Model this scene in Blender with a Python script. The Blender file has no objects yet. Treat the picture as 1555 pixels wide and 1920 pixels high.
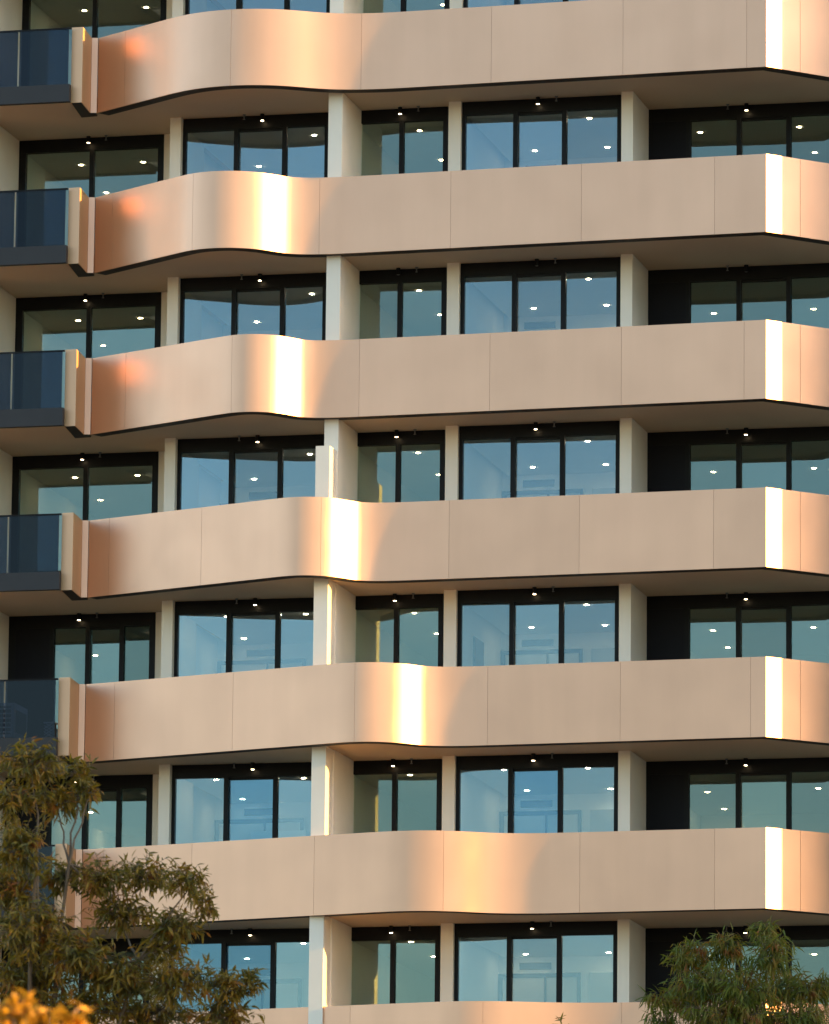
import bpy, math, random
from mathutils import Vector, Matrix, noise
R = math.radians

# ------------------------------------------------------------------ camera, sky, sun, exposure
scene = bpy.context.scene
C = scene.collection
cam_data = bpy.data.cameras.new('camera')
cam = bpy.data.objects.new('camera', cam_data)
C.objects.link(cam)
cam_data.sensor_fit = 'VERTICAL'
cam_data.sensor_height = 36.0
cam_data.lens = 36.0 * 12305.6 / 1920.0
cam_data.clip_start = 0.5
cam_data.clip_end = 6000.0
cam_data.dof.use_dof = True
cam_data.dof.focus_distance = 122.0
cam_data.dof.aperture_fstop = 7.0
cam.matrix_world = Matrix.Rotation(math.pi / 2 + 0.1810271, 4, 'X') @ Matrix.Rotation(0.01046414, 4, 'Z')
scene.camera = cam

SUN_AZ = R(74.88)      # from the direction of the camera (-Y) towards +X
SUN_EL = R(11.0)
world = bpy.data.worlds.new('World')
scene.world = world
world.use_nodes = True
wn = world.node_tree.nodes
wl = world.node_tree.links
bg = wn['Background']
sky = wn.new('ShaderNodeTexSky')
sky.sky_type = 'NISHITA'
sky.sun_disc = False
sky.sun_elevation = SUN_EL
sky.sun_rotation = math.pi - SUN_AZ
sky.air_density = 1.0
sky.dust_density = 0.6
sky.ozone_density = 1.3
wl.new(sky.outputs[0], bg.inputs[0])
bg.inputs[1].default_value = 0.15

sl = bpy.data.lights.new('sun', 'SUN')
sl.energy = 5.0
sl.angle = R(0.5)
sl.color = (1.0, 0.54, 0.14)
sun = bpy.data.objects.new('sun', sl)
C.objects.link(sun)
to_sun = Vector((math.cos(SUN_EL) * math.sin(SUN_AZ), -math.cos(SUN_EL) * math.cos(SUN_AZ), math.sin(SUN_EL)))
sun.rotation_euler = to_sun.to_track_quat('Z', 'Y').to_euler()
sun.location = to_sun * 200

scene.view_settings.view_transform = 'Standard'
scene.view_settings.look = 'None'
scene.view_settings.gamma = 1.0
scene.view_settings.use_curve_mapping = False
scene.view_settings.exposure = 1.76

rng = random.Random(7)

# ------------------------------------------------------------------ materials
def mat(name, color, rough=0.5, metal=0.0, spec=0.5, var=0.0, vscale=3.0, bump=0.0, bscale=20.0, rvar=0.0, emit=None, estr=0.0, stretch=None):
    m = bpy.data.materials.new(name)
    m.use_nodes = True
    nt = m.node_tree
    b = nt.nodes['Principled BSDF']
    b.inputs['Base Color'].default_value = (*color, 1)
    b.inputs['Roughness'].default_value = rough
    b.inputs['Metallic'].default_value = metal
    b.inputs['Specular IOR Level'].default_value = spec
    if emit:
        b.inputs['Emission Color'].default_value = (*emit, 1)
        b.inputs['Emission Strength'].default_value = estr
    tc = nt.nodes.new('ShaderNodeTexCoord')
    mp = nt.nodes.new('ShaderNodeMapping')
    if stretch:
        mp.inputs['Scale'].default_value = stretch
    nt.links.new(tc.outputs['Object'], mp.inputs[0])
    def noise_node(scale, detail=4):
        n = nt.nodes.new('ShaderNodeTexNoise')
        n.inputs['Scale'].default_value = scale
        n.inputs['Detail'].default_value = detail
        nt.links.new(mp.outputs[0], n.inputs['Vector'])
        return n
    if var > 0:
        n = noise_node(vscale)
        r = nt.nodes.new('ShaderNodeMapRange')
        r.inputs['From Min'].default_value = 0.25
        r.inputs['From Max'].default_value = 0.75
        r.inputs['To Min'].default_value = 1 - var
        r.inputs['To Max'].default_value = 1 + var
        mx = nt.nodes.new('ShaderNodeVectorMath')
        mx.operation = 'SCALE'
        mx.inputs[0].default_value = color
        nt.links.new(n.outputs['Fac'], r.inputs['Value'])
        nt.links.new(r.outputs[0], mx.inputs['Scale'])
        nt.links.new(mx.outputs[0], b.inputs['Base Color'])
    if rvar > 0:
        n = noise_node(vscale * 1.7)
        r = nt.nodes.new('ShaderNodeMapRange')
        r.inputs['From Min'].default_value = 0.25
        r.inputs['From Max'].default_value = 0.75
        r.inputs['To Min'].default_value = rough - rvar
        r.inputs['To Max'].default_value = rough + rvar
        nt.links.new(n.outputs['Fac'], r.inputs['Value'])
        nt.links.new(r.outputs[0], b.inputs['Roughness'])
    if bump > 0:
        n = noise_node(bscale)
        bp = nt.nodes.new('ShaderNodeBump')
        bp.inputs['Strength'].default_value = bump
        bp.inputs['Distance'].default_value = 0.01
        nt.links.new(n.outputs['Fac'], bp.inputs['Height'])
        nt.links.new(bp.outputs[0], b.inputs['Normal'])
    return m

def glass_mat(name, trans, refl, fac, rough=0.0):
    m = bpy.data.materials.new(name)
    m.use_nodes = True
    nt = m.node_tree
    nt.nodes.remove(nt.nodes['Principled BSDF'])
    out = nt.nodes['Material Output']
    t = nt.nodes.new('ShaderNodeBsdfTransparent')
    t.inputs[0].default_value = (*trans, 1)
    g = nt.nodes.new('ShaderNodeBsdfGlossy')
    g.inputs['Color'].default_value = (*refl, 1)
    g.inputs['Roughness'].default_value = rough
    tc = nt.nodes.new('ShaderNodeTexCoord')
    n = nt.nodes.new('ShaderNodeTexNoise')
    n.inputs['Scale'].default_value = 0.9
    n.inputs['Detail'].default_value = 1
    nt.links.new(tc.outputs['Object'], n.inputs['Vector'])
    bp = nt.nodes.new('ShaderNodeBump')
    bp.inputs['Strength'].default_value = 0.03
    bp.inputs['Distance'].default_value = 0.01
    nt.links.new(n.outputs['Fac'], bp.inputs['Height'])
    nt.links.new(bp.outputs[0], g.inputs['Normal'])
    fr = nt.nodes.new('ShaderNodeFresnel')
    fr.inputs['IOR'].default_value = 1.5
    mr = nt.nodes.new('ShaderNodeMapRange')
    mr.inputs['From Min'].default_value = 0.04
    mr.inputs['From Max'].default_value = 1.0
    oi = nt.nodes.new('ShaderNodeObjectInfo')
    vr = nt.nodes.new('ShaderNodeMapRange')
    vr.inputs['To Min'].default_value = fac * 0.78
    vr.inputs['To Max'].default_value = fac * 1.25
    nt.links.new(oi.outputs['Random'], vr.inputs['Value'])
    nt.links.new(vr.outputs[0], mr.inputs['To Min'])
    mr.inputs['To Max'].default_value = 1.0
    nt.links.new(fr.outputs[0], mr.inputs['Value'])
    mix = nt.nodes.new('ShaderNodeMixShader')
    nt.links.new(mr.outputs[0], mix.inputs[0])
    nt.links.new(t.outputs[0], mix.inputs[1])
    nt.links.new(g.outputs[0], mix.inputs[2])
    nt.links.new(mix.outputs[0], out.inputs[0])
    return m

def metallic_paint(name, color, flop, rough, fac):
    """pearl paint on aluminium: a diffuse base under a tight metallic lobe, faint streaks and scuffs"""
    m = bpy.data.materials.new(name)
    m.use_nodes = True
    nt = m.node_tree
    nt.nodes.remove(nt.nodes['Principled BSDF'])
    out = nt.nodes['Material Output']
    tc = nt.nodes.new('ShaderNodeTexCoord')
    def var(scale, lo, hi, stretch=(1, 1, 1), detail=5, f0=0.3, f1=0.7):
        mp = nt.nodes.new('ShaderNodeMapping'); mp.inputs['Scale'].default_value = stretch
        nt.links.new(tc.outputs['Object'], mp.inputs[0])
        n = nt.nodes.new('ShaderNodeTexNoise'); n.inputs['Scale'].default_value = scale; n.inputs['Detail'].default_value = detail
        nt.links.new(mp.outputs[0], n.inputs['Vector'])
        r = nt.nodes.new('ShaderNodeMapRange')
        r.inputs['From Min'].default_value = f0; r.inputs['From Max'].default_value = f1
        r.inputs['To Min'].default_value = lo; r.inputs['To Max'].default_value = hi
        nt.links.new(n.outputs['Fac'], r.inputs['Value'])
        return r.outputs[0]
    a = var(0.7, 0.965, 1.03)
    b = var(2.6, 0.972, 1.018, (1, 1, 0.10))
    oi = nt.nodes.new('ShaderNodeObjectInfo')
    pr = nt.nodes.new('ShaderNodeMapRange'); pr.inputs['To Min'].default_value = 0.965; pr.inputs['To Max'].default_value = 1.035
    nt.links.new(oi.outputs['Random'], pr.inputs['Value'])
    def mul(x, y):
        q = nt.nodes.new('ShaderNodeMath'); q.operation = 'MULTIPLY'
        nt.links.new(x, q.inputs[0]); nt.links.new(y, q.inputs[1]); return q.outputs[0]
    sc = nt.nodes.new('ShaderNodeVectorMath'); sc.operation = 'SCALE'; sc.inputs[0].default_value = color
    nt.links.new(mul(mul(a, b), pr.outputs[0]), sc.inputs['Scale'])
    d = nt.nodes.new('ShaderNodeBsdfDiffuse'); g = nt.nodes.new('ShaderNodeBsdfAnisotropic')
    g.distribution = 'BECKMANN'
    s2 = nt.nodes.new('ShaderNodeVectorMath'); s2.operation = 'SCALE'; s2.inputs[0].default_value = flop
    nt.links.new(sc.inputs['Scale'].links[0].from_socket, s2.inputs['Scale'])
    nt.links.new(sc.outputs[0], d.inputs[0]); nt.links.new(s2.outputs[0], g.inputs[0])
    nt.links.new(var(1.3, rough - 0.02, rough + 0.025), g.inputs['Roughness'])
    mix = nt.nodes.new('ShaderNodeMixShader'); mix.inputs[0].default_value = fac
    nt.links.new(d.outputs[0], mix.inputs[1]); nt.links.new(g.outputs[0], mix.inputs[2])
    nt.links.new(mix.outputs[0], out.inputs[0])
    return m

M = {
    'champagne': metallic_paint('champagne_metal', (0.70, 0.43, 0.22), (0.67, 0.39, 0.285), 0.40, 0.66),
    'champagne_matte': metallic_paint('champagne_satin', (0.70, 0.44, 0.22), (0.67, 0.39, 0.285), 0.45, 0.40),
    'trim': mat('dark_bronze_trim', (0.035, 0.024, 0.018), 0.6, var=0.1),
    'core': mat('parapet_core', (0.40, 0.30, 0.24), 0.7, var=0.05),
    'soffit': mat('soffit_paint', (0.66, 0.48, 0.32), 0.8, var=0.04, vscale=0.6, bump=0.05),
    'render': mat('white_render', (0.90, 0.80, 0.66), 0.8, var=0.05, vscale=1.2, bump=0.15, bscale=60),
    'black': mat('black_frame', (0.004, 0.004, 0.005), 0.5, spec=0.2, var=0.1),
    'infill': mat('black_infill', (0.005, 0.005, 0.008), 0.5, spec=0.15, var=0.15),
    'slab_edge': mat('charcoal_slab_edge', (0.022, 0.019, 0.019), 0.6, var=0.12),
    'inwall': mat('interior_wall', (0.86, 0.85, 0.82), 0.9, var=0.02),
    'inceil': mat('interior_ceiling', (0.74, 0.73, 0.70), 0.9, var=0.02),
    'infloor': mat('interior_floor', (0.28, 0.22, 0.16), 0.5, var=0.1),
    'joinery': mat('interior_joinery', (0.10, 0.12, 0.13), 0.5, var=0.1),
    'door_grey': mat('grey_door', (0.48, 0.50, 0.50), 0.5, var=0.03),
    'door': mat('wardrobe_door', (0.62, 0.62, 0.60), 0.5, var=0.03),
    'lamp': mat('lamp_lens', (1, 0.9, 0.7), 0.3, emit=(1.0, 0.74, 0.42), estr=22.0),
    'spot': mat('spot_lens', (1, 0.9, 0.7), 0.3, emit=(1.0, 0.74, 0.42), estr=10.0),
    'lamp_bright': mat('bedroom_lamp_lens', (1, 0.9, 0.7), 0.3, emit=(1.0, 0.80, 0.52), estr=30.0),
    'glass': glass_mat('window_glass', (0.90, 0.955, 0.96), (0.58, 0.84, 0.97), 0.11),
    'glass_green': glass_mat('window_glass_green', (0.88, 0.94, 0.90), (0.62, 0.84, 0.84), 0.09),
    'glass_blue': glass_mat('window_glass_blue', (0.70, 0.88, 0.97), (0.42, 0.74, 0.96), 0.10),
    'balglass': glass_mat('balustrade_glass', (0.28, 0.32, 0.40), (0.8, 0.9, 1.0), 0.018),
    'white': mat('white_enamel', (0.70, 0.70, 0.68), 0.4, var=0.04),
    'grey': mat('grey_plastic', (0.16, 0.16, 0.16), 0.5, var=0.08),
    'ground': mat('grass_and_soil', (0.10, 0.085, 0.05), 0.95, var=0.35, vscale=0.08, bump=0.4, bscale=3),
    'road': mat('asphalt', (0.05, 0.05, 0.052), 0.9, var=0.2, vscale=0.6, bump=0.3, bscale=40),
    'path': mat('footpath_concrete', (0.32, 0.30, 0.27), 0.9, var=0.12, vscale=0.5, bump=0.2, bscale=30),
    'paint': mat('road_paint', (0.75, 0.74, 0.70), 0.7, var=0.1),
    'podium': mat('podium_render', (0.45, 0.42, 0.38), 0.85, var=0.08, vscale=0.4, bump=0.1),
    'bark': mat('grey_brown_bark', (0.13, 0.085, 0.05), 0.9, var=0.3, vscale=6, bump=0.5, bscale=25),
}

# ------------------------------------------------------------------ mesh helpers
class MB:
    def __init__(s):
        s.v = []; s.f = []; s.sm = []
    def add(s, vs, fs, smooth=False):
        o = len(s.v)
        s.v += [tuple(v) for v in vs]
        for f in fs:
            s.f.append(tuple(i + o for i in f)); s.sm.append(smooth)
    def prism(s, poly, z0, z1):
        n = len(poly)
        a = sum(poly[i][0] * poly[(i + 1) % n][1] - poly[(i + 1) % n][0] * poly[i][1] for i in range(n))
        if a < 0: poly = poly[::-1]
        vs = [(p[0], p[1], z0) for p in poly] + [(p[0], p[1], z1) for p in poly]
        fs = [tuple(range(n))[::-1], tuple(range(n, 2 * n))]
        fs += [(i, (i + 1) % n, n + (i + 1) % n, n + i) for i in range(n)]
        s.add(vs, fs)
    def obox(s, p, d, a0, a1, b0, b1, z0, z1):
        """box in a plan frame: origin p, along d (a) and its inward normal (b)"""
        n = (-d[1], d[0])
        q = [(p[0] + d[0] * a + n[0] * b, p[1] + d[1] * a + n[1] * b) for a, b in ((a0, b0), (a1, b0), (a1, b1), (a0, b1))]
        s.prism(q, z0, z1)
    def box(s, x0, x1, y0, y1, z0, z1):
        s.prism([(x0, y0), (x1, y0), (x1, y1), (x0, y1)], z0, z1)
    def cyl(s, c, r, z0, z1, n=16, r1=None):
        r1 = r if r1 is None else r1
        vs = [(c[0] + r * math.cos(2 * math.pi * i / n), c[1] + r * math.sin(2 * math.pi * i / n), z0) for i in range(n)]
        vs += [(c[0] + r1 * math.cos(2 * math.pi * i / n), c[1] + r1 * math.sin(2 * math.pi * i / n), z1) for i in range(n)]
        fs = [tuple(range(n))[::-1], tuple(range(n, 2 * n))] + [(i, (i + 1) % n, n + (i + 1) % n, n + i) for i in range(n)]
        s.add(vs, fs)
    def tube(s, pts, rad, n=6):
        rings = []
        for i, p in enumerate(pts):
            p = Vector(p)
            t = (Vector(pts[min(i + 1, len(pts) - 1)]) - Vector(pts[max(i - 1, 0)])).normalized()
            a = t.orthogonal().normalized(); b = t.cross(a)
            rings.append([p + (a * math.cos(2 * math.pi * k / n) + b * math.sin(2 * math.pi * k / n)) * rad[i] for k in range(n)])
        vs = [v for r in rings for v in r]
        fs = []
        for i in range(len(pts) - 1):
            for k in range(n):
                fs.append((i * n + k, i * n + (k + 1) % n, (i + 1) * n + (k + 1) % n, (i + 1) * n + k))
        s.add(vs, fs, True)
    def build(s, name, m, parent=None, origin=None):
        me = bpy.data.meshes.new(name)
        o = origin if origin is not None else (ROOT if parent is not None else (0, 0, 0))
        me.from_pydata([(v[0] - o[0], v[1] - o[1], v[2] - o[2]) for v in s.v], [], s.f)
        if any(s.sm):
            me.polygons.foreach_set('use_smooth', s.sm)
        me.update()
        me.materials.append(m)
        ob = bpy.data.objects.new(name, me)
        C.objects.link(ob)
        if parent is not None:
            ob.parent = parent
        return ob

ROOT = (0.0, 0.0, 0.0)
def tag(o, label, cat, group=None):
    o['label'] = label; o['category'] = cat
    if group: o['group'] = group
    return o
def empty(name, loc):
    e = bpy.data.objects.new(name, None)
    e.location = loc
    C.objects.link(e)
    return e

# ------------------------------------------------------------------ ground, road
GZ = -1.6
def structure(o):
    o['kind'] = 'structure'; return o
m = MB(); m.add([(-3000, -3000, GZ), (3000, -3000, GZ), (3000, 3000, GZ), (-3000, 3000, GZ)], [(0, 1, 2, 3)])
structure(m.build('ground', M['ground']))
m = MB(); m.box(-400, 400, 78, 88, GZ - 0.2, GZ + 0.004)
structure(m.build('road', M['road']))
m = MB(); m.box(-400, 400, 88, 91.5, GZ - 0.2, GZ + 0.13); m.box(-400, 400, 75.0, 78, GZ - 0.2, GZ + 0.13)
structure(m.build('pavement', M['path']))
m = MB()
for i in range(-60, 60):
    m.box(i * 6, i * 6 + 3, 82.92, 83.08, GZ, GZ + 0.008)
structure(m.build('road_marking', M['paint']))

# ------------------------------------------------------------------ the tower: plan data
H = 3.15
Z0 = 30.2082
HF = 1.4836
A = Vector((-6.19, 122.79))          # inner end of every wavy balustrade, at the notch
D = Vector((6.46, 118.62))           # outer corner
FLAT = 0.283
FD = Vector((0.9716, -0.2366))       # direction of the glazing line
FN = Vector((0.2366, 0.9716))        # inwards
def flat(x): return Vector((x, D.y + FLAT * (D.x - x)))
RD = Vector((1.0, 0.607)).normalized()
RE = D + RD * 5.4                    # end of the short right face, out of the frame

def fillet(P, Q, S, r, n=40):
    a = (P - Q).normalized(); b = (S - Q).normalized()
    ang = math.acos(max(-1, min(1, a.dot(b)))); t = r / math.tan(ang / 2)
    s = Q + a * t; e = Q + b * t
    c = Q + (a + b).normalized() * (r / math.sin(ang / 2))
    a0 = math.atan2(s.y - c.y, s.x - c.x); a1 = math.atan2(e.y - c.y, e.x - c.x)
    d = (a1 - a0 + math.pi) % (2 * math.pi) - math.pi
    return [Vector((c.x + r * math.cos(a0 + d * i / n), c.y + r * math.sin(a0 + d * i / n))) for i in range(n + 1)]

WAVE = {-2: (-3.0, 119.95, -0.6, 2.3, 2.0), -1: (-3.3, 120.0, -0.9, 2.3, 2.0),
        0: (-3.655, 120.053, -1.42, 2.3, 1.992), 1: (-3.69, 120.031, -2.20, 1.25, 1.101),
        2: (-2.976, 120.076, -2.0, 0.85, 0.718), 3: (-1.874, 119.792, -0.90, 0.88, 0.724),
        4: (-0.696, 119.536, 0.44, 1.15, 1.026), 5: (0.301, 119.332, 1.78, 1.938, 1.451),
        6: (1.1, 119.28, 3.2, 2.2, 2.0), 7: (1.4, 119.25, 3.6, 2.2, 2.0)}
JOINT = {-2: (-5.64, -3.565, -1.098, 1.356, 3.813, 6.098), -1: (-5.83, -4.24, -1.854, 0.619, 3.058, 5.514),
         0: (-5.64, -3.565, -1.098, 1.356, 3.813, 6.098), 1: (-5.835, -4.24, -1.854, 0.619, 3.058, 5.514),
         2: (-5.516, -3.453, -1.064, 1.378, 3.812, 6.058), 3: (-5.784, -3.994, -1.736, 0.647, 3.054, 5.508),
         4: (-5.622, -3.353, -1.069, 1.388, 3.821, 6.184), 5: (-5.78, -4.089, -1.787, 0.599, 3.1, 5.54),
         6: (-5.6, -3.45, -1.087, 1.343, 3.873, 6.1), 7: (-5.78, -4.089, -1.787, 0.599, 3.1, 5.54)}

ROOM = {-2: 0.7, -1: 0.7, 0: 0.7, 1: 0.36, 2: 0.30, 3: 0.30, 4: 0.36, 5: 0.65, 6: 0.7, 7: 0.7}
TAIL = {-2: 1.1, -1: 1.1, 0: 1.1, 1: 1.1, 2: 1.0, 3: 0.85, 4: 1.0, 5: 1.05, 6: 1.1, 7: 1.1}
def band_curve(k):
    bx, by, cx, r1, r2 = WAVE[k]
    B = Vector((bx, by)); Cc = flat(cx)
    pts = [A] + fillet(A, B, Cc, r1)
    # the hollow behind the nose runs out slowly into the straight stretch
    a = (B - Cc).normalized(); b = (D - Cc).normalized()
    room = min((B - Cc).length - (pts[-1] - B).length, ROOM[k])
    s0 = Cc + a * room; s1 = Cc + b * TAIL[k]
    n = 48
    for i in range(n + 1):
        t = i / n
        pts.append(s0 * (1 - t) ** 2 + Cc * (2 * t * (1 - t)) + s1 * t * t)
    pts.append(D)
    pts = [p for i, p in enumerate(pts) if i == 0 or (p - pts[i - 1]).length > 1e-4]
    # even spacing, then a short moving average so that the curvature changes gradually
    step = 0.06
    out = [pts[0]]; carry = 0.0
    for i in range(len(pts) - 1):
        L = (pts[i + 1] - pts[i]).length
        x = step - carry
        while x < L:
            out.append(pts[i].lerp(pts[i + 1], x / L)); x += step
        carry = L - (x - step)
    out.append(D)
    wts = [math.exp(-(q * step / (0.20 if k in (-2, -1, 0, 5, 6, 7) else 0.12)) ** 2 / 2) for q in range(-7, 8)]
    sm = []
    for i, p in enumerate(out):
        h = min(7, i, len(out) - 1 - i)
        acc = Vector((0, 0)); tot = 0
        for q in range(-h, h + 1):
            acc += out[i + q] * wts[q + 7]; tot += wts[q + 7]
        sm.append(acc / tot)
    # drop points on the straights
    keep = [sm[0]]
    for i in range(1, len(sm) - 1):
        a = (sm[i] - keep[-1]).normalized(); b = (sm[i + 1] - sm[i]).normalized()
        if abs(a.cross(b)) > 0.0015 or (sm[i] - keep[-1]).length > 0.6:
            keep.append(sm[i])
    keep.append(sm[-1])
    return keep

def offset(pts, d):
    """offset a plan polyline inwards (left of travel = +y side)"""
    res = []
    for i, p in enumerate(pts):
        if i == 0: t0 = t1 = (pts[1] - p).normalized()
        elif i == len(pts) - 1: t0 = t1 = (p - pts[i - 1]).normalized()
        else: t0 = (p - pts[i - 1]).normalized(); t1 = (pts[i + 1] - p).normalized()
        n0 = Vector((-t0.y, t0.x)); n1 = Vector((-t1.y, t1.x))
        n = (n0 + n1).normalized()
        res.append(p + n * (d / max(0.3, n.dot(n0))))
    return res

def cut(pts, x0, x1):
    """part of a polyline between plan x0 and x1 (x is monotonic)"""
    out = []
    def at(x):
        for i in range(len(pts) - 1):
            if pts[i].x <= x <= pts[i + 1].x:
                return pts[i].lerp(pts[i + 1], (x - pts[i].x) / max(1e-9, pts[i + 1].x - pts[i].x))
        return pts[-1] if x > pts[-1].x else pts[0]
    out.append(at(x0))
    for p in pts:
        if x0 + 1e-4 < p.x < x1 - 1e-4: out.append(p)
    out.append(at(x1))
    return out

def ribbon(mb, outer, inner, z0, z1, smooth=True, tilt=0.0):
    """solid strip between two plan polylines; the outer face is shaded smooth"""
    n = len(outer)
    vs = [(p.x, p.y, z0) for p in outer] + [(p.x, p.y, z1) for p in outer]
    mb.add(vs, [(i, i + 1, n + i + 1, n + i) for i in range(n - 1)], smooth)
    vi = [(p.x, p.y, z0) for p in inner] + [(p.x, p.y, z1) for p in inner]
    mb.add(vi, [(i + 1, i, n + i, n + i + 1) for i in range(n - 1)], smooth)
    vb = [(p.x, p.y, z0) for p in outer] + [(p.x, p.y, z0) for p in inner]
    mb.add(vb, [(i + 1, i, n + i, n + i + 1) for i in range(n - 1)])
    vt = [(p.x, p.y, z1) for p in outer] + [(p.x, p.y, z1) for p in inner]
    mb.add(vt, [(i, i + 1, n + i + 1, n + i) for i in range(n - 1)])
    for e, fl in ((0, False), (n - 1, True)):
        q = [(outer[e].x, outer[e].y, z0), (inner[e].x, inner[e].y, z0), (inner[e].x, inner[e].y, z1), (outer[e].x, outer[e].y, z1)]
        mb.add(q, [(0, 1, 2, 3) if fl else (3, 2, 1, 0)])

ROOT = (0.0, 123.0, GZ)
tower = empty('apartment_building', ROOT)
tag(tower, 'tall apartment building with wavy champagne metal balcony bands and black framed windows', 'building')

BL = Vector((-6.655, 122.0)); BR = Vector((-6.44, 121.935)); NI = Vector((-6.31, 122.77))
KS = range(-2, 8)

def zk(k): return Z0 - k * H

# ------------------------------------------------------------------ bands
for k in KS:
    z = zk(k)
    cv = band_curve(k)
    inner_soff = offset(cv, 0.10)
    # slab (soffit below, balcony floor above)
    poly = [(-11.5, 123.08), (-6.72, 121.92), (-6.55, 122.4), (-6.35, 123.0)]
    poly += [(p.x, p.y) for p in inner_soff]
    RI = RE + Vector((-RD.y, RD.x)) * 0.10
    poly += [(RI.x, RI.y), (12.5, 122.6), (12.5, 134.5), (-11.5, 137.5)]
    m = MB(); m.prism(poly, z + 0.03, z + 0.34)
    band = m.build('balcony_band', M['soffit'], tower)
    # fascia panels
    xs = [A.x + 0.004] + list(JOINT[k]) + [D.x]
    for i in range(len(xs) - 1):
        seg = cut(cv, xs[i] + 0.002, xs[i + 1] - (0.002 if i < len(xs) - 2 else 0.0))
        jit = rng.uniform(-0.0025, 0.0025)
        seg = [p + Vector((0, jit)) for p in seg]
        m = MB(); ribbon(m, seg, offset(seg, 0.035), z, z + HF)
        m.build('fascia_panel', M['champagne'], band)
    # short right face: corner panel and the next one
    for (a, b) in ((0.0, 0.76), (0.768, 3.1), (3.108, 5.4)):
        seg = [D + RD * a, D + RD * b]
        m = MB(); ribbon(m, seg, offset(seg, 0.035), z, z + HF, False)
        m.build('fascia_panel', M['champagne'], band)
    # parapet behind the panels
    cr = cv[:-1] + [D, D + RD * 5.4]
    m = MB(); ribbon(m, offset(cr, 0.04), offset(cr, 0.17), z + 0.05, z + HF - 0.012)
    m.build('parapet', M['core'], band)
    # dark underside lip
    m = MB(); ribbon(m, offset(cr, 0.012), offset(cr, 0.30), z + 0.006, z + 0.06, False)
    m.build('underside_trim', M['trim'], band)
    # notch: narrow strip and end blade
    m = MB(); m.prism([(NI.x, NI.y), (A.x - 0.004, A.y - 0.02), (A.x - 0.004, A.y + 0.14), (NI.x, NI.y + 0.16)], z, z + HF)
    m.build('corner_strip', M['champagne'], band)
    m = MB(); m.prism([(BL.x, BL.y), (BR.x, BR.y), (NI.x - 0.004, NI.y), (NI.x - 0.004, NI.y + 0.2), (NI.x - 0.22, NI.y + 0.2)], z, z + HF)
    m.build('end_blade', M['champagne_matte'], band)
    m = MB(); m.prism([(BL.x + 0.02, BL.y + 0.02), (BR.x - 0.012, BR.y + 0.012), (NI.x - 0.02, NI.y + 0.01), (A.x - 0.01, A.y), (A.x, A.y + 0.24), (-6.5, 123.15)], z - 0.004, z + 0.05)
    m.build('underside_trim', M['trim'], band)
    # glass balustrade on the left, on a charcoal slab edge
    ed = Vector((0.972, -0.235)); e0 = Vector((-6.675, 121.82))
    m = MB(); m.obox(e0, ed, -5.0, 0, 0.0, 0.12, z - 0.01, z + 0.33)
    m.build('slab_edge', M['slab_edge'], band)
    s = 0.045
    for w in (0.98, 1.25, 1.25):
        m = MB(); m.obox(e0, ed, -s - w, -s, 0.05, 0.062, z + 0.332, z + 1.42)
        m.build('balustrade_pane', M['balglass'], band)
        s += w + 0.035
    m = MB(); m.obox(e0, ed, -5.0, 0, 0.035, 0.077, z + 1.42, z + 1.45)
    m.build('hand_rail', M['black'], band)

# ------------------------------------------------------------------ glazing, rooms
BAYS = {
    'A': dict(p=Vector((-7.82, 125.26)), w=2.945, depth=7.5, lights=[(-6.67, 126.6), (-5.43, 126.3), (-6.28, 129.0)]),
    'B': dict(p=Vector((-4.57, 123.33)), w=2.92, depth=4.3, lights=[(-2.02, 123.9), (-3.15, 126.55)]),
    'C': dict(p=Vector((-1.29, 122.53)), w=1.90, depth=8.6, lights=[(0.02, 123.45), (0.46, 125.86), (-0.03, 130.4)]),
    'D': dict(p=Vector((0.81, 121.75)), w=3.11, depth=4.3, lights=[(3.27, 122.3), (2.28, 125.0), (3.69, 124.65)]),
    'E': dict(p=Vector((4.20, 122.22)), w=3.97, depth=6.5, lights=[(5.8, 125.3), (7.72, 124.8)]),
}
HEAD = 0.225
LIGHTS = {(3, 'A'): [(-6.32, 128.97)], (4, 'A'): [(-6.35, 128.95), (-5.92, 131.5)], (5, 'A'): [(-6.35, 128.95), (-5.92, 131.5)],
          (3, 'B'): [(-2.06, 123.7), (-3.31, 126.68), (-3.57, 124.1)], (4, 'B'): [(-2.06, 123.8), (-3.29, 126.8), (-3.73, 124.15)],
          (4, 'C'): [(-0.03, 123.22), (-0.06, 130.36)], (1, 'C'): [(0.04, 123.5), (0.46, 125.7)], (2, 'C'): [(0.06, 123.65), (0.47, 125.9)],
          (4, 'D'): [(3.31, 122.05), (2.22, 125.17), (3.82, 124.83), (1.73, 122.38)], (5, 'D'): [(3.29, 121.96), (2.22, 125.29), (3.8, 124.88), (1.71, 122.35)],
          (0, 'E'): [(5.44, 123.34), (7.32, 122.82), (7.75, 124.91)], (3, 'E'): [(5.79, 125.13), (6.18, 127.17), (7.7, 124.63)], (4, 'E'): [(5.69, 125.13), (6.13, 127.5), (7.78, 124.46)]}
SPOT_OFF = {(1, 'C'), (1, 'D'), (1, 'E'), (-1, 'B')}
BLUE = {(4, 'B', 1), (4, 'D', 1), (5, 'B', 0), (5, 'B', 1)}
SILL = -2.72
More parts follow.
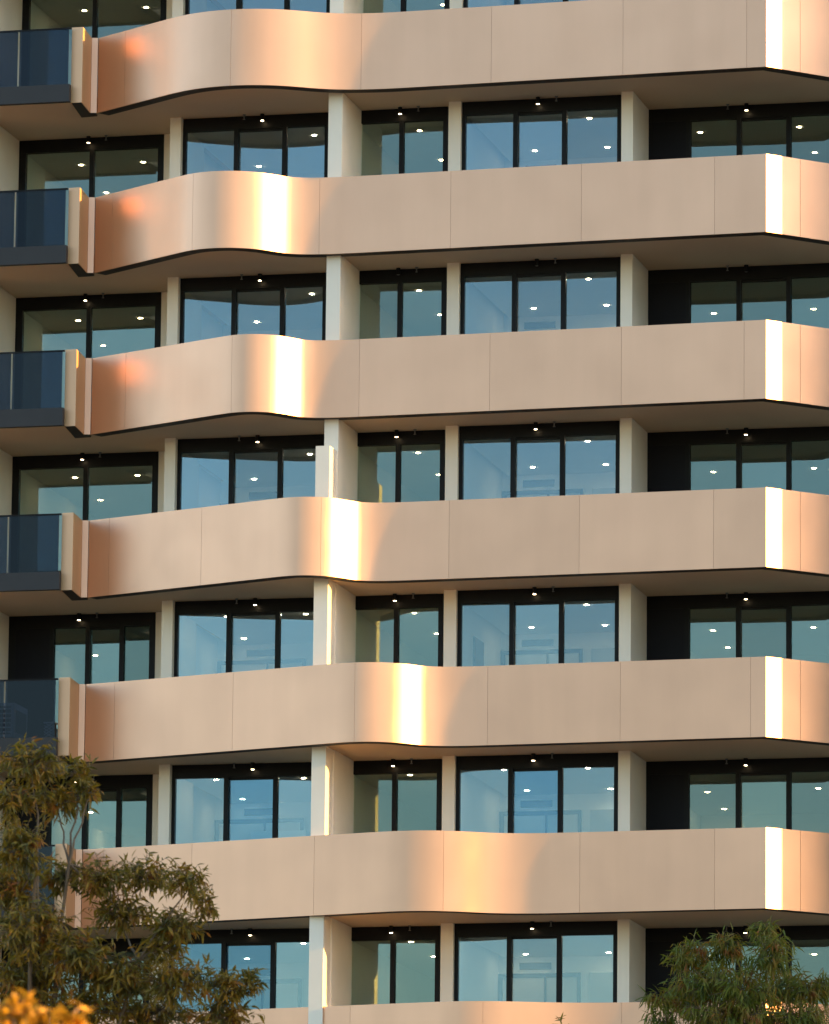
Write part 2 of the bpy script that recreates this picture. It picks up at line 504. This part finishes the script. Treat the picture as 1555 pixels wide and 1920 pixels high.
def bay(k, name):
    b = BAYS[name]
    z = zk(k); p = b['p']; w = b['w']
    # opening divisions: list of (a0, a1, kind)
    if name == 'A':
        if k <= 2: divs = [(0, w / 2 + 0.02, 'g'), (w / 2 + 0.02, w, 'g')]
        else: divs = [(0, 0.88, 'b'), (0.88, 1.60, 'g'), (1.60, 2.28, 'g'), (2.28, w, 'g')]
    elif name == 'B': divs = [(0, 1.10, 'g'), (1.10, 2.06, 'g'), (2.06, w, 'g')]
    elif name == 'C': divs = [(0, 1.0, 'g'), (1.0, w, 'g')]
    elif name == 'D': divs = [(0, 1.07, 'g'), (1.07, 2.02, 'g'), (2.02, w, 'g')]
    else: divs = [(0, 0.99, 'b'), (0.99, 1.97, 'g'), (1.97, 2.93, 'g'), (2.93, w, 'g')]
    m = MB()
    m.obox(p, FD, 0, w, 0, 0.12, z - HEAD, z + 0.028)            # head
    m.obox(p, FD, 0, w, 0, 0.12, z + SILL - 0.06, z + SILL)       # sill
    jl = {'C': 0.16, 'A': 0.14}.get(name, 0.09)
    jr = {'A': 0.12, 'C': 0.09}.get(name, 0.07)
    m.obox(p, FD, 0, jl, 0.002, 0.118, z + SILL, z - HEAD)
    m.obox(p, FD, w - jr, w, 0.002, 0.118, z + SILL, z - HEAD)
    for d in divs[1:]:
        m.obox(p, FD, d[0] - 0.05, d[0] + 0.04, -0.012, 0.10, z + SILL, z - HEAD)
    fr = m.build('window_frame', M['black'], tower)
    n = len(divs)
    for i, (a0, a1, kind) in enumerate(divs):
        l = a0 + (jl if i == 0 else 0.05); r_ = a1 - (jr if i == n - 1 else 0.055)
        if kind == 'b':
            m = MB(); m.obox(p, FD, l - 0.04, r_ + 0.05, 0.004, 0.06, z + SILL, z - HEAD)
            m.build('infill_panel', M['infill'], fr)
            continue
        mid = (n >= 3 and i == n - 2)
        bb = 0.075 if mid else 0.045
        # sash rail of the sliding leaf
        m = MB()
        top = z - HEAD - (0.045 if mid else 0.0)
        if mid:
            m.obox(p, FD, l, r_, 0.03, 0.10, top, z - HEAD); m.build('top_rail', M['black'], fr); m = MB()
        m.obox(p, FD, l, r_, 0.03, 0.10, z + SILL, z + SILL + 0.07)
        m.build('bottom_rail', M['black'], fr)
        m = MB()
        rot = rng.uniform(-0.006, 0.006)
        tl = rng.uniform(-0.005, 0.005)
        # pane as a slab with a tiny tilt of its own
        nrm = FN
        def P(a, bq, zz):
            bq += (a - (l + r_) / 2) * rot + (zz - z) * tl
            q = p + FD * a + nrm * bq
            return (q.x, q.y, zz)
        zb = z + SILL + 0.06
        vs = [P(l, bb, zb), P(r_, bb, zb), P(r_, bb, top), P(l, bb, top), P(l, bb + 0.01, zb), P(r_, bb + 0.01, zb), P(r_, bb + 0.01, top), P(l, bb + 0.01, top)]
        m.add(vs, [(0, 1, 2, 3), (5, 4, 7, 6), (1, 0, 4, 5), (3, 2, 6, 7), (0, 3, 7, 4), (2, 1, 5, 6)])
        m.build('pane', M['glass_green' if name in 'ACE' else ('glass_blue' if (k, name, i) in BLUE else 'glass')], fr)
    # soffit spot and sprinkler head in front of the frame
    sa = {'A': 0.49 * w, 'B': 0.56 * w, 'C': 0.52 * w, 'D': 0.49 * w, 'E': 2.13}[name]
    q = p + FD * sa - FN * 0.11
    m = MB(); m.cyl((q.x, q.y), 0.04, z - 0.10, z + 0.029, 14)
    sp = m.build('soffit_spotlight', M['black'], tower)
    m = MB(); m.cyl((q.x, q.y), 0.028, z - 0.106, z - 0.1005, 14)
    m.build('lens', M['grey' if (k, name) in SPOT_OFF else 'spot'], sp)
    q = p + FD * (sa + (-0.36 if name in 'BE' else 0.36)) - FN * 0.12
    m = MB(); m.cyl((q.x, q.y), 0.012, z - 0.06, z + 0.029, 8); m.cyl((q.x, q.y), 0.026, z - 0.068, z - 0.06, 8); m.cyl((q.x, q.y), 0.03, z + 0.015, z + 0.029, 10)
    m.build('sprinkler_head', M['grey'], tower)
    # the room
    dep = b['depth']
    m = MB()
    lw = {'B': -0.30, 'D': -0.12}.get(name, -0.02)
    m.obox(p, FD, lw - 0.14, lw, {'B': 1.25, 'D': 0.5}.get(name, 0.13), dep, z + SILL, z + 0.02)
    m.obox(p, FD, w + 0.02, w + 0.20, 0.13, dep, z + SILL, z + 0.02)
    m.obox(p, FD, lw - 0.14, w + 0.20, dep, dep + 0.15, z + SILL, z + 0.02)
    room = m.build('room_wall', M['inwall'], tower)
    m = MB(); m.obox(p, FD, -0.018, w + 0.018, 0.125, dep - 0.002, z - 0.12, z - 0.02)
    m.build('ceiling', M['inceil'], room)
    m = MB(); m.obox(p, FD, -0.018, w + 0.018, 0.125, dep - 0.002, z + SILL - 0.08, z + SILL - 0.02)
    m.build('floor', M['infloor'], room)
    for (lx, ly) in LIGHTS.get((k, name), b['lights']):
        m = MB(); m.cyl((lx, ly), 0.042, z - 0.126, z - 0.1195, 16)
        m.build('downlight', M['lamp_bright' if name in 'BD' else 'lamp'], room)
    if (k, name) == (3, 'D'):
        m = MB(); m.obox(p, FD, lw - 0.01, lw + 0.03, 1.9, 2.7, z - 1.7, z - 0.53); m.build('wall_picture', M['joinery'], room)
    if (k, name) == (4, 'B'):
        m = MB(); m.obox(p, FD, 0.75, 1.85, 3.1, 3.6, z + SILL, z - 0.84); m.build('cabinet', M['white'], room)
    if name in 'BD':
        # linear grille and framed wardrobe on the back wall
        g0 = 0.30
        m = MB()
        m.obox(p, FD, g0, g0 + 0.62, dep - 0.03, dep - 0.001, z - 0.36, z - 0.23)
        m.build('air_grille', M['joinery'], room)
        m = MB()
        a0, a1, zt = max(lw + 0.005, -0.30), 1.50, z - 0.44
        m.obox(p, FD, a0, a1, dep - 0.06, dep - 0.002, zt - 0.08, zt)
        m.obox(p, FD, a0, a0 + 0.09, dep - 0.06, dep - 0.002, z + SILL, zt - 0.08)
        m.obox(p, FD, a1 - 0.06, a1, dep - 0.06, dep - 0.002, z + SILL, zt - 0.08)
        m.obox(p, FD, (a0 + a1) / 2 + 0.1, (a0 + a1) / 2 + 0.14, dep - 0.06, dep - 0.002, z + SILL, zt - 0.08)
        m.build('wardrobe_frame', M['joinery'], room)
        m = MB()
        m.obox(p, FD, a0 + 0.09, (a0 + a1) / 2 + 0.1, dep - 0.04, dep - 0.002, z + SILL, zt - 0.08)
        m.obox(p, FD, (a0 + a1) / 2 + 0.14, a1 - 0.06, dep - 0.04, dep - 0.002, z + SILL, zt - 0.08)
        m.build('wardrobe_door', M['door'], room)
        m = MB(); m.obox(p, FD, 1.68, 2.5, dep - 0.04, dep - 0.002, z + SILL, z - 0.44); m.build('room_door', M['door_grey'], room)

for k in range(-1, 7):
    for nme in 'ABCDE':
        bay(k, nme)

# ------------------------------------------------------------------ columns and walls
def pillar(name, p, w, d, z0, z1):
    m = MB(); m.obox(p, FD, 0, w, 0, d, z0, z1)
    return m.build(name, M['render'], tower)
for k in range(-1, 7):
    z1 = zk(k) + 0.029; z0_ = zk(k + 1) + 0.341
    pillar('column', Vector((-4.79, 123.23)), 0.215, 1.7, z0_, z1)
    m = MB(); m.obox(Vector((-4.985, 124.58)), FD, 0, 0.19, 0, 0.12, z0_, z1); m.build('wall_return', M['render'], tower)
    pillar('column', Vector((-1.71, 121.11)), 0.27, 1.62, z0_, z1)
    pillar('column', Vector((0.57, 121.70)), 0.24, 0.6, z0_, z1)
    pillar('column', Vector((3.835, 120.79)), 0.225, 1.6, z0_, z1)
    # cream party wall closing the left balcony
    m = MB(); m.obox(Vector((-7.82, 125.26)), FD, -0.25, -0.002, -1.65, 0.1, z0_, z1); m.build('party_wall', M['render'], tower)
    m = MB(); m.obox(Vector((-7.82, 125.26)), FD, -4.0, -0.252, 0.0, 0.12, z0_, z1); m.build('wall_panel', M['render'], tower)
    if k >= 3:
        pillar('blade_column', Vector((-1.86, 120.60)), 0.27, 0.60, z0_, z1)
    elif k == 2:
        pillar('blade_column', Vector((-1.86, 120.60)), 0.27, 0.60, z0_, zk(2) - 0.60)

# unseen wing wall placed to cast the shadow edge on the right face, and the closed back and base of the tower
m = MB(); m.box(12.542, 12.892, 117.230, 134.0, GZ, zk(-2) + 4)
m.build('shadow_wing_wall', M['render'], tower)
m = MB(); m.box(-11.5, 12.5, 133.6, 138.5, GZ, zk(-2) + 1.5); m.build('core_wall', M['podium'], tower)
m = MB(); m.box(-11.5, 12.4, 123.5, 133.5, GZ, zk(7) - 0.02); m.build('podium_wall', M['podium'], tower)
m = MB(); m.box(-11.9, -11.52, 122.6, 138.0, GZ, zk(-2) + 1.5); m.build('end_wall', M['render'], tower)

# ------------------------------------------------------------------ things on the balcony behind the glass
ROOT = (0.0, 0.0, 0.0)
fz = zk(4) + 0.341
ao = (-7.85, 122.36, fz)
ac = empty('air_conditioner', ao)
tag(ac, 'white outdoor air conditioner unit behind the dark glass of the lowest clear left balcony', 'air conditioner')
pv = Vector((-7.85, 122.36))
m = MB(); m.obox(pv, FD, 0, 0.36, 0, 0.86, fz + 0.05, fz + 0.70)
m.build('casing', M['white'], ac, ao)
for i in range(6):
    m = MB(); m.obox(pv, FD, 0.03, 0.30, -0.03, -0.002, fz + 0.13 + i * 0.088, fz + 0.155 + i * 0.088)
    m.build('grille_bar', M['white'], ac, ao)
m = MB(); m.obox(pv, FD, 0.03, 0.30, -0.0015, 0.0, fz + 0.10, fz + 0.64)
m.build('grille_backing', M['grey'], ac, ao)
m = MB(); m.obox(pv, FD, 0.3605, 0.372, 0.12, 0.76, fz + 0.16, fz + 0.58)
m.build('side_panel', M['grey'], ac, ao)
for a, b in ((0.04, 0.1), (0.26, 0.1), (0.04, 0.7), (0.26, 0.7)):
    m = MB(); m.obox(pv, FD, a, a + 0.06, b, b + 0.06, fz, fz + 0.05); m.build('foot', M['grey'], ac, ao)
po = (-6.93, 122.20, fz)
pl = empty('lattice_planter', po)
tag(pl, 'small white lattice planter on the balcony beside the champagne end blade', 'planter')
pv = Vector((-6.93, 122.20))
m = MB(); m.obox(pv, FD, 0.012, 0.188, 0.012, 0.188, fz, fz + 0.30); m.build('box', M['grey'], pl, po)
for i in range(4):
    for sgn in (1, -1):
        m = MB()
        a0, a1 = (0.0, 0.2) if sgn > 0 else (0.2, 0.0)
        q0 = pv + FD * a0; q1 = pv + FD * a1
        m.tube([(q0.x, q0.y, fz + 0.02 + i * 0.06), (q1.x, q1.y, fz + 0.14 + i * 0.06)], [0.009, 0.009], 5)
        m.build('lattice_bar', M['white'], pl, po)
m = MB(); m.obox(pv, FD, -0.01, 0.21, -0.012, 0.21, fz + 0.30, fz + 0.325); m.build('rim', M['white'], pl, po)

# ------------------------------------------------------------------ unseen block added to shade the street trees and dim the reflected sky glow
def add_shade_block(x0, x1, y0, y1, h):
    o = (x0, (y0 + y1) / 2, GZ)
    e = empty('unseen_shade_block', o)
    tag(e, 'long sand coloured block, unseen, added on the right to shade the trees', 'building')
    m = MB(); m.box(x0, x1, y0, y1, GZ, GZ + h); m.build('wall', M['podium'], e, o)
    m = MB(); m.box(x0 - 0.4, x1 + 0.4, y0 - 0.4, y1 + 0.4, GZ + h, GZ + h + 0.9); m.build('roof', M['podium'], e, o)
    for f in range(int(h // 3.2) - 1):
        for j in range(int((y1 - y0) // 6)):
            m = MB(); m.box(x0 - 0.05, x0 + 0.02, y0 + 2 + j * 6, y0 + 5 + j * 6, GZ + 1.2 + f * 3.2, GZ + 2.9 + f * 3.2)
            m.build('window', M['infill'], e, o)
add_shade_block(56.0, 72.0, 46.0, 90.3, 40.0)

# ------------------------------------------------------------------ trees
def foliage_mat(name, cols, scale):
    m = bpy.data.materials.new(name)
    m.use_nodes = True
    nt = m.node_tree
    b = nt.nodes['Principled BSDF']
    b.inputs['Roughness'].default_value = 0.45
    b.inputs['Specular IOR Level'].default_value = 0.35
    g = nt.nodes.new('ShaderNodeNewGeometry')
    n = nt.nodes.new('ShaderNodeTexNoise')
    n.inputs['Scale'].default_value = scale
    n.inputs['Detail'].default_value = 3
    nt.links.new(g.outputs['Position'], n.inputs['Vector'])
    r = nt.nodes.new('ShaderNodeValToRGB')
    els = r.color_ramp.elements
    for i, c in enumerate(cols):
        pos = 0.30 + 0.40 * i / (len(cols) - 1)
        e = els[i] if i < 2 else els.new(pos)
        e.position = pos
        e.color = (*c, 1)
    nt.links.new(n.outputs['Fac'], r.inputs[0])
    nt.links.new(r.outputs[0], b.inputs['Base Color'])
    t = nt.nodes.new('ShaderNodeBsdfTranslucent')
    nt.links.new(r.outputs[0], t.inputs[0])
    mx = nt.nodes.new('ShaderNodeMixShader')
    mx.inputs[0].default_value = 0.35
    nt.links.new(b.outputs[0], mx.inputs[1]); nt.links.new(t.outputs[0], mx.inputs[2])
    nt.links.new(mx.outputs[0], nt.nodes['Material Output'].inputs[0])
    return m
M['leaf_olive'] = foliage_mat('olive_leaves', [(0.055, 0.055, 0.010), (0.15, 0.115, 0.012), (0.30, 0.175, 0.014), (0.28, 0.095, 0.014)], 5.0)
M['leaf_green'] = foliage_mat('dark_green_leaves', [(0.055, 0.075, 0.009), (0.13, 0.155, 0.012), (0.21, 0.17, 0.014), (0.27, 0.085, 0.012)], 3.5)
M['leaf_gold'] = foliage_mat('golden_leaves', [(0.36, 0.20, 0.02), (0.55, 0.30, 0.02), (0.62, 0.24, 0.02)], 6.0)

CAMR = cam.matrix_world.to_3x3()
def at(px, py, y):
    """place on the camera's ray through a picture point at depth y"""
    d = CAMR @ Vector(((px - 777.5), -(py - 960.0), -12305.6))
    return d * (y / d.y)

LEAF_CACHE = {}
def leaf_geo(L, Wd, curl):
    """lanceolate leaf along +X, folded at the midrib, drooping at the tip"""
    xs = (0.0, 0.25, 0.6, 1.0); ws = (0.08, 0.85, 0.75, 0.0)
    v = []; f = []
    for x, w in zip(xs, ws):
        z = -curl * L * x * x
        v.append((x * L, 0, z - 0.12 * Wd * w))
        v.append((x * L, w * Wd / 2, z + 0.1 * Wd * w)); v.append((x * L, -w * Wd / 2, z + 0.1 * Wd * w))
    for i in range(3):
        a = 3 * i; b = 3 * i + 3
        f.append((a, b, b + 1, a + 1)); f.append((b, a, a + 2, b + 2))
    return v, f

def make_tree(name, label, base, stems, clumps, dist, leafmat, L, Wd, droop, density, seed, spread, twig_r, nbig=300, group=None):
    r = random.Random(seed)
    pxm = 12305.6 / dist
    root = empty(name, base)
    tag(root, label, 'tree', group)
    B = Vector(base)
    wood = MB()
    top = at(*stems[0], dist)
    def limb(a, b, ra, rb, n=7, wob=0.06):
        pts = []; rad = []
        for i in range(n + 1):
            t = i / n
            p = a.lerp(b, t) + Vector((noise.noise(a * 3 + Vector((t * 3, 0, seed))), noise.noise(b * 3 + Vector((0, t * 3, seed))), 0)) * wob * (b - a).length * math.sin(math.pi * t)
            pts.append(p); rad.append(ra + (rb - ra) * t)
        wood.tube(pts, rad, 7)
        return pts
    fork = B.lerp(top, 0.45)
    limb(B, fork, 0.17, 0.11, 8, 0.02)
    hubs = []
    for i, st in enumerate(stems):
        e = at(*st, dist + r.uniform(-0.4, 0.4))
        limb(fork, e, 0.05, 0.016, 10, 0.07)
        hubs.append(e)
    leaves = []
    for (px, py, rx, ry) in clumps:
        dd = dist + r.uniform(-spread, spread)
        c = at(px, py, dd)
        h = min(hubs, key=lambda q: (q - c).length)
        low = c + Vector((0, 0, -ry / pxm * 0.9))
        limb(h, low.lerp(c, 0.3), 0.014, 0.007, 8, 0.10)
        n = max(2, int(rx * ry * density))
        for _ in range(n):
            while True:
                o = Vector((r.uniform(-1, 1), r.uniform(-1, 1), r.uniform(-1, 1)))
                if o.length <= 1: break
            o = o * (0.55 + 0.45 * o.length)
            tip = c + Vector((r.gauss(0, 0.04), 0, r.gauss(0, 0.04))) + Vector((o.x * rx / pxm, o.y * max(rx, ry) / pxm * 0.9, o.z * ry / pxm))
            st = c.lerp(tip, r.uniform(0.25, 0.5)) + Vector((0, 0, -0.1 * ry / pxm))
            wood.tube([st, st.lerp(tip, 0.5) + Vector((r.uniform(-.02, .02), r.uniform(-.02, .02), 0.02)), tip], [twig_r, twig_r * 0.8, twig_r * 0.5], 4)
            dirn = (tip - st).normalized()
            nl = r.randint(4, 6)
            for j in range(nl):
                p = st.lerp(tip, 0.35 + 0.65 * j / (nl - 1))
                a = r.uniform(0, 2 * math.pi)
                side = dirn.orthogonal().normalized()
                side = Matrix.Rotation(a, 3, dirn) @ side
                d = (dirn * r.uniform(0.0, 1.0) + side * r.uniform(0.5, 1.0) + Vector((r.uniform(-.5, .5), r.uniform(-.5, .5), -droop * r.uniform(0.2, 1.8)))).normalized()
                sc = r.uniform(0.45, 1.2)
                leaves.append((p, d, sc, r.uniform(0, 6.28), r.uniform(0.1, 0.4)))
    wood.build('trunk', M['bark'], root, base)
    def frame(d, roll):
        up = Vector((0, 0, 1))
        y = up.cross(d)
        y = y.normalized() if y.length > 1e-3 else Vector((0, 1, 0))
        z = d.cross(y)
        m3 = Matrix((d, y, z)).transposed()
        return m3 @ Matrix.Rotation(math.sin(roll) * 0.9, 3, 'X')
    # the leaves that show largest are single parts, the rest one joined crown
    inside = [l for l in leaves]
    inside.sort(key=lambda l: l[0].y - 0.6 * l[2])
    big = inside[:nbig]; rest = inside[nbig:]
    protos = []
    for cu in (0.1, 0.25, 0.4):
        v, f = leaf_geo(L, Wd, cu)
        me = bpy.data.meshes.new('leaf'); me.from_pydata(v, [], f); me.update(); me.materials.append(leafmat)
        protos.append(me)
    for i, (p, d, sc, ro, cu) in enumerate(big):
        ob = bpy.data.objects.new('leaf', protos[i % 3])
        C.objects.link(ob); ob.parent = root
        ob.matrix_local = Matrix.Translation(p - B) @ frame(d, ro).to_4x4() @ Matrix.Scale(sc, 4)
    cm = MB()
    vv, ff = [], []
    for (p, d, sc, ro, cu) in rest:
        v, f = leaf_geo(L * sc, Wd * sc, cu)
        m3 = frame(d, ro); o = len(vv)
        vv += [tuple(p + m3 @ Vector(q)) for q in v]
        ff += [tuple(i + o for i in q) for q in f]
    cm.v = vv; cm.f = ff; cm.sm = [False] * len(ff)
    co = cm.build('crown', leafmat, root, base)
    co['kind'] = 'stuff'
    return root

make_tree('street_tree', 'olive and rust leaved tree covering the lower left balconies', (-3.75, 70.0, GZ),
          [(70, 1600), (130, 1620), (260, 1800), (400, 1890)],
          [(60, 1430, 75, 42), (150, 1450, 36, 30), (20, 1500, 60, 45), (110, 1500, 60, 38), (165, 1480, 22, 30), (40, 1590, 60, 60), (20, 1670, 70, 60),
           (120, 1640, 50, 40), (190, 1645, 65, 40), (275, 1640, 70, 38), (350, 1650, 45, 38), (385, 1690, 26, 34), (230, 1710, 80, 42), (330, 1735, 60, 42),
           (60, 1740, 95, 60), (150, 1790, 80, 50), (50, 1830, 100, 60), (220, 1830, 90, 50), (330, 1840, 80, 45), (300, 1780, 50, 30), (420, 1850, 60, 42), (470, 1840, 28, 32),
           (150, 1890, 120, 40), (280, 1900, 110, 38), (420, 1905, 80, 30)],
          70.0, M['leaf_olive'], 0.120, 0.033, 0.45, 0.042, 3, 0.55, 0.004)
make_tree('street_tree', 'dark green tree with long drooping leaves in front of the lower right corner', (5.3, 100.0, GZ),
          [(1390, 1880), (1330, 1850), (1440, 1800), (1520, 1890), (1260, 1900)],
          [(1300, 1790, 55, 36), (1360, 1775, 40, 36), (1432, 1742, 30, 26), (1445, 1785, 54, 44), (1330, 1840, 85, 46), (1235, 1872, 34, 20), (1290, 1870, 55, 36), (1400, 1850, 70, 50),
           (1470, 1850, 55, 40), (1515, 1855, 50, 34), (1548, 1840, 22, 26), (1380, 1905, 150, 40), (1240, 1908, 38, 24), (1500, 1905, 80, 34)],
          100.0, M['leaf_green'], 0.19, 0.030, 0.9, 0.058, 11, 0.7, 0.004)
make_tree('sapling', 'tip of a small tree just rising above the bottom edge, left of the drooping tree', (2.3, 96.0, GZ),
          [(1050, 1935)], [(1052, 1918, 22, 10), (1060, 1950, 40, 24), (1030, 1940, 30, 20)],
          96.0, M['leaf_green'], 0.15, 0.03, 0.2, 0.02, 5, 0.2, 0.004, nbig=40)
make_tree('golden_bush', 'sunlit golden orange bush out of focus in the bottom left corner', (-1.75, 27.0, GZ),
          [(40, 1960), (110, 1980)], [(25, 1898, 46, 22), (60, 1925, 60, 30), (110, 1925, 50, 22), (10, 1940, 60, 40), (90, 1970, 90, 40)],
          27.0, M['leaf_gold'], 0.075, 0.035, 0.2, 0.02, 8, 0.15, 0.003, nbig=120)
